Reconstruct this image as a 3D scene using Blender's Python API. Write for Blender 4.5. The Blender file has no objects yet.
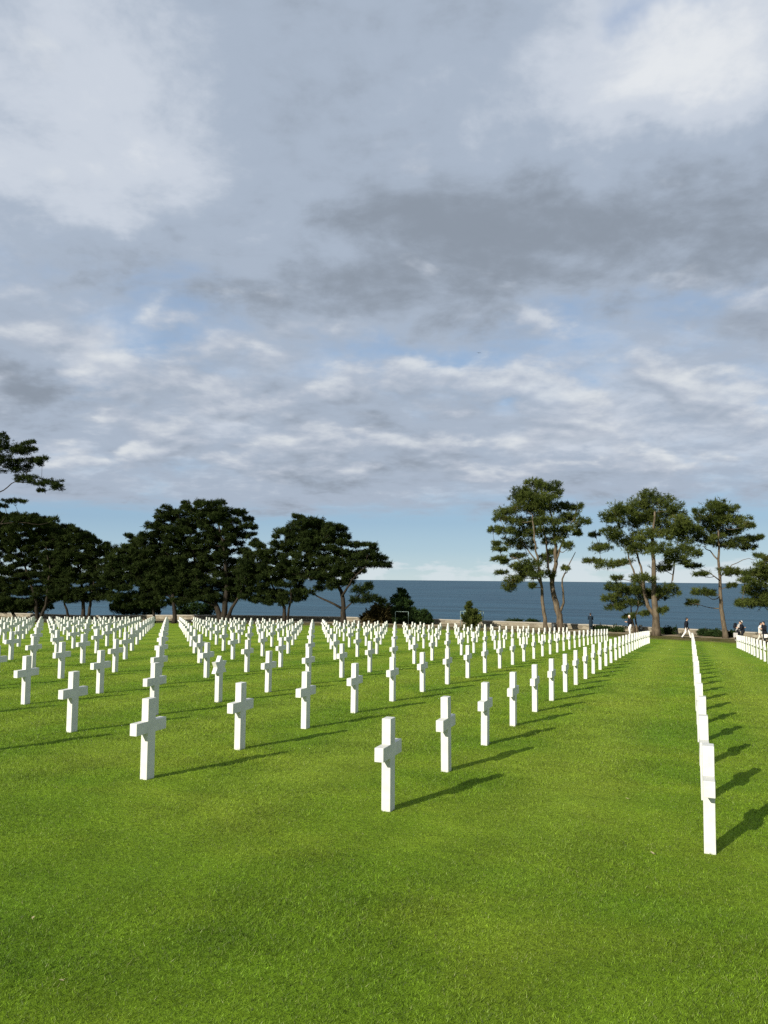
import bpy, bmesh, math, random
import numpy as np
from mathutils import Vector, Matrix

random.seed(7)
RNG = np.random.default_rng(11)
SC = bpy.context.scene
COL = SC.collection
PI = math.pi
R = math.radians

# ------------------------------------------------------------------ survey of the place
F = 769.0
YAW, EYE = 0.37703, 1.98097
PITCH, ROLL = math.atan((577 - 512) / F), R(0.5)
GX0, GY0, SPJ, SPI, SKEW = 0.11132, 6.89119, 1.85, 2.78757, -0.00652
KY, KX, KYY, KXY, KXX, KXXY = -0.0285783, -0.00437316, -0.00026177, -0.00020796, -0.00060229, 3.35e-6
Y_EDGE = 60.0


def _zq(X, Y):
    return KY * Y + KX * X + KYY * Y * Y + KXY * X * Y + KXX * X * X + KXXY * X * X * Y


def ground_z(X, Y):
    """height of the lawn; a cliff falls to the sea beyond the wall"""
    X = np.asarray(X, float); Y = np.asarray(Y, float)
    Xc = np.clip(X, -70, 30); Yc = np.clip(Y, -15, Y_EDGE)
    z = _zq(Xc, Yc)
    slope = KY + 2 * KYY * Y_EDGE + KXY * Xc + KXXY * Xc * Xc
    L = 6.0
    over = np.clip(Y - Y_EDGE, 0, None)
    z = z + slope * L * (1 - np.exp(-over / L))
    cl = np.clip(Y - 79.0, 0, None)
    z = z - 0.02 * cl ** 2 - 0.35 * cl
    return np.maximum(z, -60.0)


def gz(x, y):
    return float(ground_z(x, y))


fw = np.array([-math.sin(YAW) * math.cos(PITCH), math.cos(YAW) * math.cos(PITCH), math.sin(PITCH)])
_r = np.array([math.cos(YAW), math.sin(YAW), 0.0])
_u = np.cross(_r, fw)
rt = _r * math.cos(ROLL) + _u * math.sin(ROLL)
up = -_r * math.sin(ROLL) + _u * math.cos(ROLL)
CAM = np.array([0, 0, EYE])


def sight(px, py):
    return fw + rt * ((px - 384) / F) - up * ((py - 512) / F)


def at_y(px, py, Y):
    """point of the line of sight through (px, py) at northing Y: used once to survey where things stand"""
    d = sight(px, py)
    return CAM + d * (Y / d[1])


def foot(px, Y):
    q = at_y(px, 600, Y)
    return np.array([q[0], Y, gz(q[0], Y)])


def project(x, y, z):
    d = np.array([x, y, z]) - CAM
    c = d @ fw
    return 384 + F * (d @ rt) / c, 512 - F * (d @ up) / c, c


# ------------------------------------------------------------------ helpers
def prop(o, label=None, cat=None, group=None, kind=None):
    if label: o['label'] = label
    if cat: o['category'] = cat
    if group: o['group'] = group
    if kind: o['kind'] = kind
    return o


def empty(name, loc, rz=0.0):
    o = bpy.data.objects.new(name, None)
    o.empty_display_size = 0.2
    o.location = loc
    o.rotation_euler = (0, 0, rz)
    COL.objects.link(o)
    return o


def link_mesh(name, me, mat=None, parent=None):
    o = bpy.data.objects.new(name, me)
    if mat is not None and not me.materials:
        me.materials.append(mat)
    COL.objects.link(o)
    if parent is not None:
        o.parent = parent
    return o


def np_mesh(name, verts, faces, k, attr=None, smooth=False, face_attr=None):
    """mesh from arrays; every face has k corners"""
    verts = np.asarray(verts, np.float32); faces = np.asarray(faces, np.int32)
    me = bpy.data.meshes.new(name)
    me.vertices.add(len(verts)); me.vertices.foreach_set('co', verts.ravel())
    n = len(faces)
    me.loops.add(n * k); me.loops.foreach_set('vertex_index', faces.ravel())
    me.polygons.add(n)
    me.polygons.foreach_set('loop_start', np.arange(0, n * k, k, dtype=np.int32))
    me.polygons.foreach_set('loop_total', np.full(n, k, np.int32))
    if smooth:
        me.polygons.foreach_set('use_smooth', np.ones(n, bool))
    me.update(calc_edges=True)
    if face_attr is not None:
        a = me.attributes.new('tone', 'FLOAT', 'FACE')
        a.data.foreach_set('value', np.asarray(face_attr, np.float32))
    return me


class Shape:
    def __init__(self):
        self.v = []; self.f = []

    def add(self, vs, fs):
        b = len(self.v)
        self.v += [tuple(map(float, q)) for q in vs]
        self.f += [tuple(b + i for i in f) for f in fs]

    def box(self, x0, x1, y0, y1, z0, z1):
        self.add([(x0, y0, z0), (x1, y0, z0), (x1, y1, z0), (x0, y1, z0), (x0, y0, z1), (x1, y0, z1), (x1, y1, z1), (x0, y1, z1)],
                 [(0, 3, 2, 1), (4, 5, 6, 7), (0, 1, 5, 4), (1, 2, 6, 5), (2, 3, 7, 6), (3, 0, 4, 7)])

    def tube(self, pts, rad, n=6, caps=True):
        pts = [np.asarray(q, float) for q in pts]
        ref = np.array([0.31, 0.2, 0.93]); vs = []
        for i, q in enumerate(pts):
            a = pts[max(i - 1, 0)]; b = pts[min(i + 1, len(pts) - 1)]
            t = b - a; t = t / (np.linalg.norm(t) + 1e-9)
            s = np.cross(t, ref)
            if np.linalg.norm(s) < 0.1: s = np.cross(t, [1.0, 0, 0])
            s /= np.linalg.norm(s); w = np.cross(s, t)
            for k in range(n):
                c = 2 * PI * k / n
                vs.append(q + rad[i] * (s * math.cos(c) + w * math.sin(c)))
        fs = []
        for i in range(len(pts) - 1):
            for k in range(n):
                k2 = (k + 1) % n
                fs.append((i * n + k, i * n + k2, (i + 1) * n + k2, (i + 1) * n + k))
        if caps:
            fs.append(tuple(range(n - 1, -1, -1)))
            fs.append(tuple((len(pts) - 1) * n + k for k in range(n)))
        self.add(vs, fs)

    def ball(self, c, r, seg=10, rings=7):
        rx, ry, rz = r if hasattr(r, '__len__') else (r, r, r)
        vs = [(c[0], c[1], c[2] - rz)]
        for i in range(1, rings):
            a = -PI / 2 + PI * i / rings
            for k in range(seg):
                b = 2 * PI * k / seg
                vs.append((c[0] + rx * math.cos(a) * math.cos(b), c[1] + ry * math.cos(a) * math.sin(b), c[2] + rz * math.sin(a)))
        vs.append((c[0], c[1], c[2] + rz)); T = len(vs) - 1; fs = []
        for k in range(seg):
            k2 = (k + 1) % seg
            fs.append((0, 1 + k2, 1 + k)); fs.append((T, T - seg + k, T - seg + k2))
            for i in range(rings - 2):
                a = 1 + i * seg
                fs.append((a + k, a + k2, a + seg + k2, a + seg + k))
        self.add(vs, fs)

    def mesh(self, name, smooth=False):
        me = bpy.data.meshes.new(name)
        me.from_pydata(self.v, [], self.f)
        me.update()
        if smooth:
            for q in me.polygons: q.use_smooth = True
        return me

    def build(self, name, mat, parent=None, smooth=False, bevel=0):
        me = self.mesh(name, smooth)
        if bevel:
            bm = bmesh.new(); bm.from_mesh(me)
            bmesh.ops.bevel(bm, geom=bm.edges[:], offset=bevel, segments=2, affect='EDGES', profile=0.6)
            bm.to_mesh(me); bm.free()
        return link_mesh(name, me, mat, parent)


# ------------------------------------------------------------------ materials
class NT:
    def __init__(self, tree):
        self.t = tree
        self.L = tree.links.new

    def n(self, kind, **kw):
        o = self.t.nodes.new(kind)
        for k, v in kw.items(): setattr(o, k, v)
        return o

    def put(self, sock, v):
        if isinstance(v, bpy.types.NodeSocket): self.L(v, sock)
        elif v is not None: sock.default_value = v

    def math(self, op, a, b=None, c=None, clamp=False):
        o = self.n('ShaderNodeMath', operation=op); o.use_clamp = clamp
        self.put(o.inputs[0], a); self.put(o.inputs[1], b)
        if c is not None: self.put(o.inputs[2], c)
        return o.outputs[0]

    def vec(self, op, a, b=None, scale=None):
        o = self.n('ShaderNodeVectorMath', operation=op)
        self.put(o.inputs[0], a); self.put(o.inputs[1], b)
        if scale is not None: self.put(o.inputs['Scale'], scale)
        return o.outputs['Value'] if op in ('LENGTH', 'DOT_PRODUCT', 'DISTANCE') else o.outputs['Vector']

    def noise(self, vec, scale, detail=4, rough=0.5, dist=0.0, dims='3D'):
        o = self.n('ShaderNodeTexNoise', noise_dimensions=dims)
        self.put(o.inputs['Vector'], vec)
        o.inputs['Scale'].default_value = scale; o.inputs['Detail'].default_value = detail
        o.inputs['Roughness'].default_value = rough; o.inputs['Distortion'].default_value = dist
        return o.outputs

    def ramp(self, fac, stops, mode='LINEAR'):
        o = self.n('ShaderNodeValToRGB'); o.color_ramp.interpolation = mode
        e = o.color_ramp.elements
        while len(e) < len(stops): e.new(0.5)
        for q, (p, c) in zip(e, stops):
            q.position = p; q.color = (*c, 1) if hasattr(c, '__len__') else (c, c, c, 1)
        self.put(o.inputs[0], fac)
        return o.outputs[0]

    def mix(self, fac, a, b, mode='MIX'):
        o = self.n('ShaderNodeMix', data_type='RGBA', blend_type=mode)
        self.put(o.inputs[0], fac)
        self.put(o.inputs[6], (*a, 1) if isinstance(a, tuple) else a)
        self.put(o.inputs[7], (*b, 1) if isinstance(b, tuple) else b)
        return o.outputs[2]

    def smooth(self, v, lo, hi, a=0.0, b=1.0):
        o = self.n('ShaderNodeMapRange', interpolation_type='SMOOTHSTEP')
        self.put(o.inputs[0], v)
        o.inputs[1].default_value = lo; o.inputs[2].default_value = hi
        o.inputs[3].default_value = a; o.inputs[4].default_value = b
        return o.outputs[0]


def material(name):
    m = bpy.data.materials.new(name); m.use_nodes = True
    g = NT(m.node_tree)
    b = m.node_tree.nodes['Principled BSDF']
    out = m.node_tree.nodes['Material Output']
    return m, g, b, out


def coords(g, kind='Object'):
    return g.n('ShaderNodeTexCoord').outputs[kind]


def plain(name, rgb, rough=0.7, var=0.25, scale=6.0, spec=0.3, bump=0.0):
    m, g, b, out = material(name)
    co = coords(g)
    n = g.noise(co, scale, 5, 0.6)[0]
    f = g.math('MULTIPLY_ADD', n, 2 * var, 1 - var)
    c = g.vec('SCALE', tuple(rgb), None, f)
    g.L(c, b.inputs['Base Color'])
    b.inputs['Roughness'].default_value = rough
    b.inputs['Specular IOR Level'].default_value = spec
    if bump:
        bp = g.n('ShaderNodeBump'); bp.inputs['Strength'].default_value = bump; bp.inputs['Distance'].default_value = 0.02
        g.L(g.noise(co, scale * 4, 5, 0.65)[0], bp.inputs['Height']); g.L(bp.outputs[0], b.inputs['Normal'])
    return m


def marble_material():
    m, g, b, out = material('white_marble')
    co = coords(g)
    rnd = g.n('ShaderNodeObjectInfo').outputs['Random']
    off = g.n('ShaderNodeCombineXYZ')
    g.L(g.math('MULTIPLY', rnd, 40.0), off.inputs[0]); g.L(g.math('MULTIPLY', rnd, 17.0), off.inputs[1])
    v = g.vec('ADD', co, off.outputs[0])
    vein = g.noise(v, 5.0, 6, 0.62, 1.2)[0]
    c = g.ramp(vein, [(0.0, (0.48, 0.48, 0.44)), (0.42, (0.58, 0.58, 0.535)), (0.6, (0.64, 0.64, 0.595)), (1.0, (0.655, 0.655, 0.61))])
    st = g.vec('MULTIPLY', v, (26.0, 26.0, 3.0))
    streak = g.smooth(g.noise(st, 1.0, 4, 0.6)[0], 0.58, 0.82, 0.0, 0.22)
    c = g.mix(streak, c, (0.44, 0.44, 0.37))
    speck = g.smooth(g.noise(v, 60.0, 3, 0.7)[0], 0.66, 0.8, 0.0, 0.25)
    c = g.mix(speck, c, (0.5, 0.5, 0.45))
    hv = g.math('MULTIPLY_ADD', rnd, 0.07, 0.945)
    c = g.vec('SCALE', c, None, hv)
    g.L(c, b.inputs['Base Color'])
    b.inputs['Roughness'].default_value = 0.55
    b.inputs['Specular IOR Level'].default_value = 0.35
    bp = g.n('ShaderNodeBump'); bp.inputs['Strength'].default_value = 0.15; bp.inputs['Distance'].default_value = 0.004
    g.L(g.noise(v, 45.0, 5, 0.7)[0], bp.inputs['Height']); g.L(bp.outputs[0], b.inputs['Normal'])
    return m


def lawn_colour(g, pos):
    """patchy green shared by the lawn sheet and its blades, in metres"""
    big = g.noise(g.vec('MULTIPLY', pos, (0.30, 0.42, 0.0)), 1.0, 5, 0.6, 0.4)[0]
    mid = g.noise(g.vec('MULTIPLY', pos, (1.3, 1.7, 0.0)), 1.0, 5, 0.65, 0.3)[0]
    sep = g.n('ShaderNodeSeparateXYZ'); g.put(sep.inputs[0], pos)
    wob = g.math('MULTIPLY_ADD', g.noise(pos, 0.12, 3, 0.5)[0], 1.2, g.math('MULTIPLY', sep.outputs[0], 1.0))
    stripe = g.math('SINE', g.math('MULTIPLY', wob, 2 * PI / 0.93))
    c = g.ramp(big, [(0.28, (0.114, 0.220, 0.0125)), (0.5, (0.164, 0.268, 0.0150)), (0.72, (0.236, 0.312, 0.0250))])
    row = g.math('COSINE', g.math('MULTIPLY', g.math('SUBTRACT', g.math('MULTIPLY_ADD', g.math('SUBTRACT', mid, 0.5), 0.8, sep.outputs[0]), GX0), 2 * PI / SPI))
    aisle = g.math('MULTIPLY', g.smooth(row, -0.9, 0.5, 1.0, 0.0), g.smooth(sep.outputs[1], 4.0, 9.0))
    c = g.mix(g.math('MULTIPLY', aisle, 0.45), c, (0.262, 0.338, 0.034))   # mown and trodden aisles between the rows
    f = g.math('MULTIPLY_ADD', g.math('SUBTRACT', mid, 0.5), 0.85, 1.0)
    f = g.math('MULTIPLY_ADD', stripe, 0.04, f)
    return g.vec('SCALE', c, None, f), mid


def lawn_material():
    m, g, b, out = material('mown_lawn')
    pos = g.n('ShaderNodeNewGeometry').outputs['Position']
    c, mid = lawn_colour(g, pos)
    fine = g.noise(g.vec('MULTIPLY', pos, (22.0, 22.0, 22.0)), 1.0, 6, 0.75)[0]
    c = g.vec('SCALE', c, None, g.math('MULTIPLY_ADD', fine, 1.1, 0.42))
    dry = g.smooth(g.noise(g.vec('MULTIPLY', pos, (0.9, 1.1, 0)), 1.0, 4, 0.7)[0], 0.64, 0.84, 0.0, 0.35)
    c = g.mix(dry, c, (0.19, 0.17, 0.035))
    sep = g.n('ShaderNodeSeparateXYZ'); g.put(sep.inputs[0], pos)
    far = g.smooth(g.math('MULTIPLY_ADD', g.noise(pos, 0.5, 4, 0.6)[0], 3.0, sep.outputs[1]), 66.3, 70.5)
    dirt = g.ramp(g.noise(pos, 0.7, 5, 0.65)[0], [(0.35, (0.055, 0.062, 0.012)), (0.55, (0.12, 0.10, 0.035)), (0.7, (0.17, 0.14, 0.07))])
    c = g.mix(far, c, dirt)
    g.L(c, b.inputs['Base Color'])
    b.inputs['Roughness'].default_value = 0.9
    b.inputs['Specular IOR Level'].default_value = 0.08
    bp = g.n('ShaderNodeBump'); bp.inputs['Strength'].default_value = 0.9; bp.inputs['Distance'].default_value = 0.05
    h = g.math('ADD', fine, g.math('MULTIPLY', g.noise(pos, 5.0, 4, 0.6)[0], 0.8))
    g.L(h, bp.inputs['Height']); g.L(bp.outputs[0], b.inputs['Normal'])
    return m


def blade_material():
    m, g, b, out = material('grass_blades')
    pos = g.n('ShaderNodeNewGeometry').outputs['Position']
    c, mid = lawn_colour(g, pos)
    tone = g.n('ShaderNodeAttribute'); tone.attribute_name = 'tone'
    t = tone.outputs['Fac']
    c = g.vec('SCALE', c, None, g.math('MULTIPLY', g.math('MULTIPLY_ADD', t, 1.3, 0.18), g.smooth(g.noise(pos, 26.0, 3, 0.6)[0], 0.30, 0.72, 0.55, 1.4)))
    c = g.mix(g.smooth(t, 0.94, 0.96, 0.0, 0.7), c, (0.27, 0.26, 0.12))
    d = b; g.L(c, d.inputs[0]); d.inputs['Roughness'].default_value = 0.5; d.inputs['Specular IOR Level'].default_value = 0.3
    tr = g.n('ShaderNodeBsdfTranslucent'); g.L(g.vec('MULTIPLY', c, (1.0, 1.05, 0.7)), tr.inputs[0])
    mx = g.n('ShaderNodeMixShader'); mx.inputs[0].default_value = 0.3
    g.L(d.outputs[0], mx.inputs[1]); g.L(tr.outputs[0], mx.inputs[2])
    g.L(mx.outputs[0], out.inputs[0])
    return m


def leaf_material(name, dark, lit, brown=(0.10, 0.07, 0.02), brownish=0.1, trans=0.25):
    m, g, b, out = material(name)
    tone = g.n('ShaderNodeAttribute'); tone.attribute_name = 'tone'
    t = tone.outputs['Fac']
    c = g.ramp(t, [(0.0, dark), (0.85, lit), (1.0, tuple(q * 1.25 for q in lit))])
    pos = coords(g)
    bn = g.smooth(g.noise(pos, 0.55, 3, 0.6)[0], 0.58, 0.74, 0.0, brownish * 4)
    c = g.mix(bn, c, brown)
    d = g.n('ShaderNodeBsdfDiffuse'); g.L(c, d.inputs[0])
    tr = g.n('ShaderNodeBsdfTranslucent'); g.L(c, tr.inputs[0])
    mx = g.n('ShaderNodeMixShader'); mx.inputs[0].default_value = trans
    g.L(d.outputs[0], mx.inputs[1]); g.L(tr.outputs[0], mx.inputs[2])
    g.L(mx.outputs[0], out.inputs[0])
    return m


def bark_material(name, dark, light):
    m, g, b, out = material(name)
    co = g.vec('MULTIPLY', coords(g), (5.0, 5.0, 1.6))
    n = g.noise(co, 1.0, 6, 0.7, 0.6)[0]
    g.L(g.ramp(n, [(0.3, dark), (0.62, light)]), b.inputs['Base Color'])
    b.inputs['Roughness'].default_value = 0.9; b.inputs['Specular IOR Level'].default_value = 0.1
    bp = g.n('ShaderNodeBump'); bp.inputs['Strength'].default_value = 0.8; bp.inputs['Distance'].default_value = 0.06
    g.L(n, bp.inputs['Height']); g.L(bp.outputs[0], b.inputs['Normal'])
    return m


def stone_material():
    m, g, b, out = material('rubble_stone')
    co = coords(g)
    v = g.n('ShaderNodeTexVoronoi'); g.L(g.vec('MULTIPLY', co, (2.2, 2.2, 5.0)), v.inputs['Vector']); v.inputs['Scale'].default_value = 1.0
    sep = g.n('ShaderNodeSeparateColor'); g.L(v.outputs['Color'], sep.inputs[0])
    c = g.ramp(sep.outputs[0], [(0.0, (0.14, 0.115, 0.08)), (0.5, (0.25, 0.215, 0.15)), (1.0, (0.34, 0.30, 0.225))])
    e = g.n('ShaderNodeTexVoronoi', feature='DISTANCE_TO_EDGE'); g.L(g.vec('MULTIPLY', co, (2.2, 2.2, 5.0)), e.inputs['Vector'])
    mort = g.smooth(e.outputs['Distance'], 0.02, 0.07, 1.0, 0.0)
    c = g.mix(mort, c, (0.20, 0.18, 0.14))
    g.L(g.mix(0.5, c, g.noise(co, 14.0, 5, 0.7)[1], 'OVERLAY') if False else c, b.inputs['Base Color'])
    b.inputs['Roughness'].default_value = 0.9
    bp = g.n('ShaderNodeBump'); bp.inputs['Strength'].default_value = 0.7; bp.inputs['Distance'].default_value = 0.04
    g.L(e.outputs['Distance'], bp.inputs['Height']); g.L(bp.outputs[0], b.inputs['Normal'])
    return m


def sea_material():
    m, g, b, out = material('sea_water')
    pos = g.n('ShaderNodeNewGeometry').outputs['Position']
    band = g.noise(g.vec('MULTIPLY', pos, (0.0011, 0.0004, 0.0)), 1.0, 5, 0.6, 0.5)[0]
    rip = g.noise(g.vec('MULTIPLY', pos, (0.0022, 0.016, 0.0)), 1.0, 7, 0.7, 0.3)[0]
    c = g.ramp(band, [(0.3, (0.028, 0.068, 0.106)), (0.7, (0.042, 0.100, 0.142))])
    c = g.vec('SCALE', c, None, g.math('MULTIPLY_ADD', rip, 1.5, 0.25))
    g.L(c, b.inputs['Base Color'])
    b.inputs['Roughness'].default_value = 0.45
    b.inputs['IOR'].default_value = 1.33
    b.inputs['Specular IOR Level'].default_value = 0.07
    bp = g.n('ShaderNodeBump'); bp.inputs['Strength'].default_value = 1.0; bp.inputs['Distance'].default_value = 1.2
    wv = g.noise(g.vec('MULTIPLY', pos, (0.10, 0.22, 0.0)), 1.0, 6, 0.6, 0.2)[0]
    g.L(wv, bp.inputs['Height']); g.L(bp.outputs[0], b.inputs['Normal'])
    return m


M = {}
M['marble'] = marble_material()
M['lawn'] = lawn_material()
M['blade'] = blade_material()
M['needles'] = leaf_material('pine_needles', (0.028, 0.042, 0.011), (0.092, 0.112, 0.027), (0.135, 0.100, 0.034), 0.10, 0.3)
M['dark_needles'] = leaf_material('dark_needles', (0.008, 0.014, 0.005), (0.036, 0.050, 0.014), (0.026, 0.020, 0.008), 0.09, 0.1)  # dense evergreen's dark green, deepened in place of shade over the left trees
M['bush'] = leaf_material('bush_leaves', (0.012, 0.024, 0.010), (0.032, 0.055, 0.016), (0.06, 0.06, 0.015), 0.08, 0.2)
M['dry_bush'] = leaf_material('dry_bush_leaves', (0.028, 0.024, 0.010), (0.075, 0.062, 0.024), (0.09, 0.06, 0.02), 0.1, 0.2)
M['bark'] = bark_material('pine_bark', (0.04, 0.031, 0.022), (0.150, 0.118, 0.080))
M['dark_bark'] = bark_material('dark_bark', (0.012, 0.010, 0.008), (0.042, 0.034, 0.025))  # near-black bark colour stands in for shade on left trunks; shrub stems share it
M['stone'] = stone_material()
M['coping'] = plain('pale_coping', (0.34, 0.31, 0.255), 0.85, 0.3, 1.3, 0.2, 0.3)
M['sea'] = sea_material()
M['path'] = plain('gravel_path', (0.25, 0.20, 0.125), 0.95, 0.35, 2.5, 0.1, 0.5)
M['pale_metal'] = plain('pale_metal', (0.20, 0.27, 0.24), 0.5, 0.12, 9.0, 0.5)
M['dark_metal'] = plain('dark_painted_metal', (0.03, 0.035, 0.035), 0.5, 0.2, 9.0, 0.4)
M['skin'] = plain('skin', (0.50, 0.31, 0.22), 0.6, 0.08, 9.0, 0.3)
M['black_cloth'] = plain('black_cloth', (0.012, 0.013, 0.018), 0.9, 0.3, 12.0, 0.1)
M['navy_cloth'] = plain('navy_cloth', (0.014, 0.024, 0.035), 0.9, 0.3, 12.0, 0.1)
M['white_cloth'] = plain('white_cloth', (0.68, 0.66, 0.62), 0.9, 0.12, 12.0, 0.1)
M['cream_cloth'] = plain('cream_cloth', (0.60, 0.56, 0.48), 0.9, 0.12, 12.0, 0.1)
M['grey_cloth'] = plain('grey_cloth', (0.42, 0.40, 0.38), 0.9, 0.15, 12.0, 0.1)
M['dark_hair'] = plain('dark_hair', (0.018, 0.013, 0.010), 0.6, 0.3, 30.0, 0.3)
M['white_hair'] = plain('white_hair', (0.62, 0.60, 0.56), 0.7, 0.15, 30.0, 0.3)
M['leaf_litter'] = plain('fallen_leaf', (0.36, 0.31, 0.17), 0.8, 0.2, 40.0, 0.2)

# ------------------------------------------------------------------ sky, sun, camera
SUN_AZ, SUN_EL = 197.9, 24.3          # clockwise from the rows' direction (+Y)


def build_world():
    w = bpy.data.worlds.new('World'); SC.world = w; w.use_nodes = True
    g = NT(w.node_tree)
    bg = w.node_tree.nodes['Background']; bg.inputs['Strength'].default_value = 0.076
    sky = g.n('ShaderNodeTexSky', sky_type='NISHITA'); sky.sun_disc = False
    sky.sun_elevation = R(SUN_EL); sky.sun_rotation = R(SUN_AZ); sky.altitude = 50
    sky.air_density = 1.0; sky.dust_density = 0.6; sky.ozone_density = 1.5
    d0 = g.vec('NORMALIZE', g.n('ShaderNodeTexCoord').outputs['Generated'])
    rot = g.n('ShaderNodeVectorRotate', rotation_type='Z_AXIS'); g.L(d0, rot.inputs['Vector']); rot.inputs['Angle'].default_value = -YAW
    d = rot.outputs[0]
    sep = g.n('ShaderNodeSeparateXYZ'); g.L(d, sep.inputs[0])
    dx, dy, dz = sep.outputs
    e = g.math('MAXIMUM', dz, 0.0)
    inv = g.math('DIVIDE', 1.0, g.math('ADD', e, 0.20))
    cmb = g.n('ShaderNodeCombineXYZ')
    g.L(g.math('MULTIPLY', dx, inv), cmb.inputs[0]); g.L(g.math('MULTIPLY', dy, inv), cmb.inputs[1])
    P = cmb.outputs[0]
    P = g.vec('ADD', P, (3.7, 1.3, 0.4))
    warp = g.noise(d, 5.0, 5, 0.6)[1]
    dw = g.vec('ADD', d, g.vec('SCALE', g.vec('SUBTRACT', warp, (0.5, 0.5, 0.5)), None, 0.16))

    def blob(px, py, rx, ry):
        v = sight(px, py); v = v / np.linalg.norm(v)
        c, s = math.cos(-YAW), math.sin(-YAW)
        v = (v[0] * c - v[1] * s, v[0] * s + v[1] * c, v[2])
        q = g.vec('MULTIPLY', g.vec('SUBTRACT', dw, tuple(v)), (F / rx, 0.0, F / ry))
        return g.smooth(g.vec('LENGTH', q), 0.0, 1.0, 1.0, 0.0)

    def total(base, items):
        acc = base
        for px, py, rx, ry, a in items:
            acc = g.math('MULTIPLY_ADD', blob(px, py, rx, ry), a, acc)
        return acc

    nA = g.noise(P, 1.6, 7, 0.56, 0.25)[0]
    nB = g.noise(g.vec('MULTIPLY', P, (1.0, 1.15, 1.0)), 3.9, 8, 0.6, 0.3)[0]
    nC = g.noise(P, 10.0, 5, 0.6)[0]
    dens = g.math('ADD', g.math('MULTIPLY', nA, 0.62), g.math('MULTIPLY', nB, 0.38))
    # cover of the layer with height above the horizon
    cover = g.ramp(e, [(0.0, 0.0), (0.045, 0.05), (0.080, 0.40), (0.11, 0.62), (0.26, 0.57), (0.33, 0.53), (0.42, 0.72), (0.7, 0.76)])
    dens = g.math('ADD', dens, g.math('SUBTRACT', cover, 0.5))
    dens = total(dens, [(615, 8, 70, 40, -0.24), (695, 10, 45, 36, -0.20), (500, 70, 70, 60, -0.06),
                        (420, 350, 170, 20, -0.06), (690, 318, 130, 20, -0.05), (560, 325, 90, 20, -0.04), (160, 300, 60, 22, -0.04),
                        (30, 345, 90, 40, 0.10), (660, 240, 200, 90, 0.12), (370, 280, 200, 70, 0.10), (640, 420, 260, 50, 0.08), (230, 440, 260, 50, 0.08)])
    mask = g.smooth(dens, 0.36, 0.60)
    thick = g.math('ADD', g.math('MULTIPLY', nA, 0.40), g.math('MULTIPLY', nB, 0.42))
    thick = g.math('MULTIPLY_ADD', nC, 0.18, thick)
    thick = total(thick, [(720, 215, 400, 150, 0.20), (350, 280, 280, 90, 0.08), (150, 275, 190, 50, 0.12), (680, 65, 190, 90, -0.24),
                          (70, 190, 150, 70, -0.10), (60, 40, 200, 90, -0.05), (90, 355, 70, 30, -0.20), (190, 360, 60, 40, 0.10),
                          (40, 395, 160, 40, 0.13), (440, 410, 200, 40, 0.06), (560, 440, 110, 18, -0.10), (220, 400, 70, 24, -0.05), (630, 350, 160, 40, -0.05),
                          (330, 120, 200, 120, 0.03), (250, 470, 300, 24, 0.08), (620, 490, 300, 30, 0.10)])
    cc = g.ramp(thick, [(0.22, (7.7, 8.0, 8.35)), (0.37, (5.9, 6.45, 7.3)), (0.53, (4.0, 4.7, 5.75)), (0.72, (2.65, 3.1, 3.75)), (0.95, (1.95, 2.3, 2.75))], 'EASE')
    # lower broken cumulus, crisper, bright where thin and grey where thick
    inv2 = g.math('DIVIDE', 1.0, g.math('ADD', e, 0.24))
    cq = g.n('ShaderNodeCombineXYZ')
    g.L(g.math('MULTIPLY', dx, inv2), cq.inputs[0]); g.L(g.math('MULTIPLY', dy, inv2), cq.inputs[1])
    Q = g.vec('ADD', cq.outputs[0], (7.3, 2.1, 0.0))
    n2 = g.noise(Q, 4.3, 8, 0.52, 0.1)[0]
    n3 = g.noise(g.vec('ADD', Q, (1.1, 5.2, 0.0)), 1.4, 3, 0.5)[0]
    d2 = g.math('ADD', g.math('MULTIPLY', n2, 0.8), g.math('MULTIPLY', n3, 0.2))
    cover2 = g.ramp(e, [(0.0, 0.1), (0.085, 0.2), (0.13, 0.52), (0.22, 0.55), (0.30, 0.51), (0.37, 0.40), (0.6, 0.33)])
    d2 = g.math('ADD', d2, g.math('SUBTRACT', cover2, 0.5))
    d2 = total(d2, [(60, 350, 120, 40, 0.05), (650, 316, 60, 14, -0.05), (420, 350, 90, 14, -0.06), (560, 330, 60, 24, 0.07), (735, 335, 60, 24, 0.06), (480, 318, 50, 20, 0.05), (660, 60, 150, 80, 0.10)])
    m2 = g.smooth(d2, 0.46, 0.60)
    # tops of the heaps catch the light, their bases are grey
    n2b = g.noise(g.vec('SUBTRACT', Q, (0.008, 0.045, 0.0)), 4.3, 8, 0.52, 0.1)[0]
    n2c = g.noise(g.vec('SUBTRACT', Q, (0.012, 0.12, 0.0)), 4.3, 4, 0.5, 0.1)[0]
    lit = g.math('ADD', g.math('MULTIPLY', g.math('SUBTRACT', n2, n2b), 1.5), g.math('MULTIPLY', g.math('SUBTRACT', n2, n2c), 0.95))
    lit = g.math('ADD', lit, g.math('MULTIPLY', g.math('SUBTRACT', thick, 0.52), -0.9))
    c2 = g.ramp(g.math('ADD', lit, 0.5), [(0.10, (2.7, 3.1, 3.75)), (0.40, (3.9, 4.5, 5.4)), (0.60, (4.9, 5.4, 6.25)), (0.84, (6.5, 6.9, 7.4)), (1.0, (7.4, 7.7, 7.95))])
    # thin veil of haze at the horizon and the small far cumulus over the sea
    veil = g.ramp(e, [(0.0, (5.8, 7.3, 7.9)), (0.012, (4.8, 6.6, 7.6)), (0.035, (3.7, 5.6, 7.2)), (0.07, (2.9, 4.65, 6.6)), (0.2, (3.2, 4.8, 7.0)), (0.5, (2.6, 3.9, 6.3))])
    clear = g.mix(0.8, sky.outputs[0], veil)
    az = g.math('ARCTAN2', dx, dy)
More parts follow.
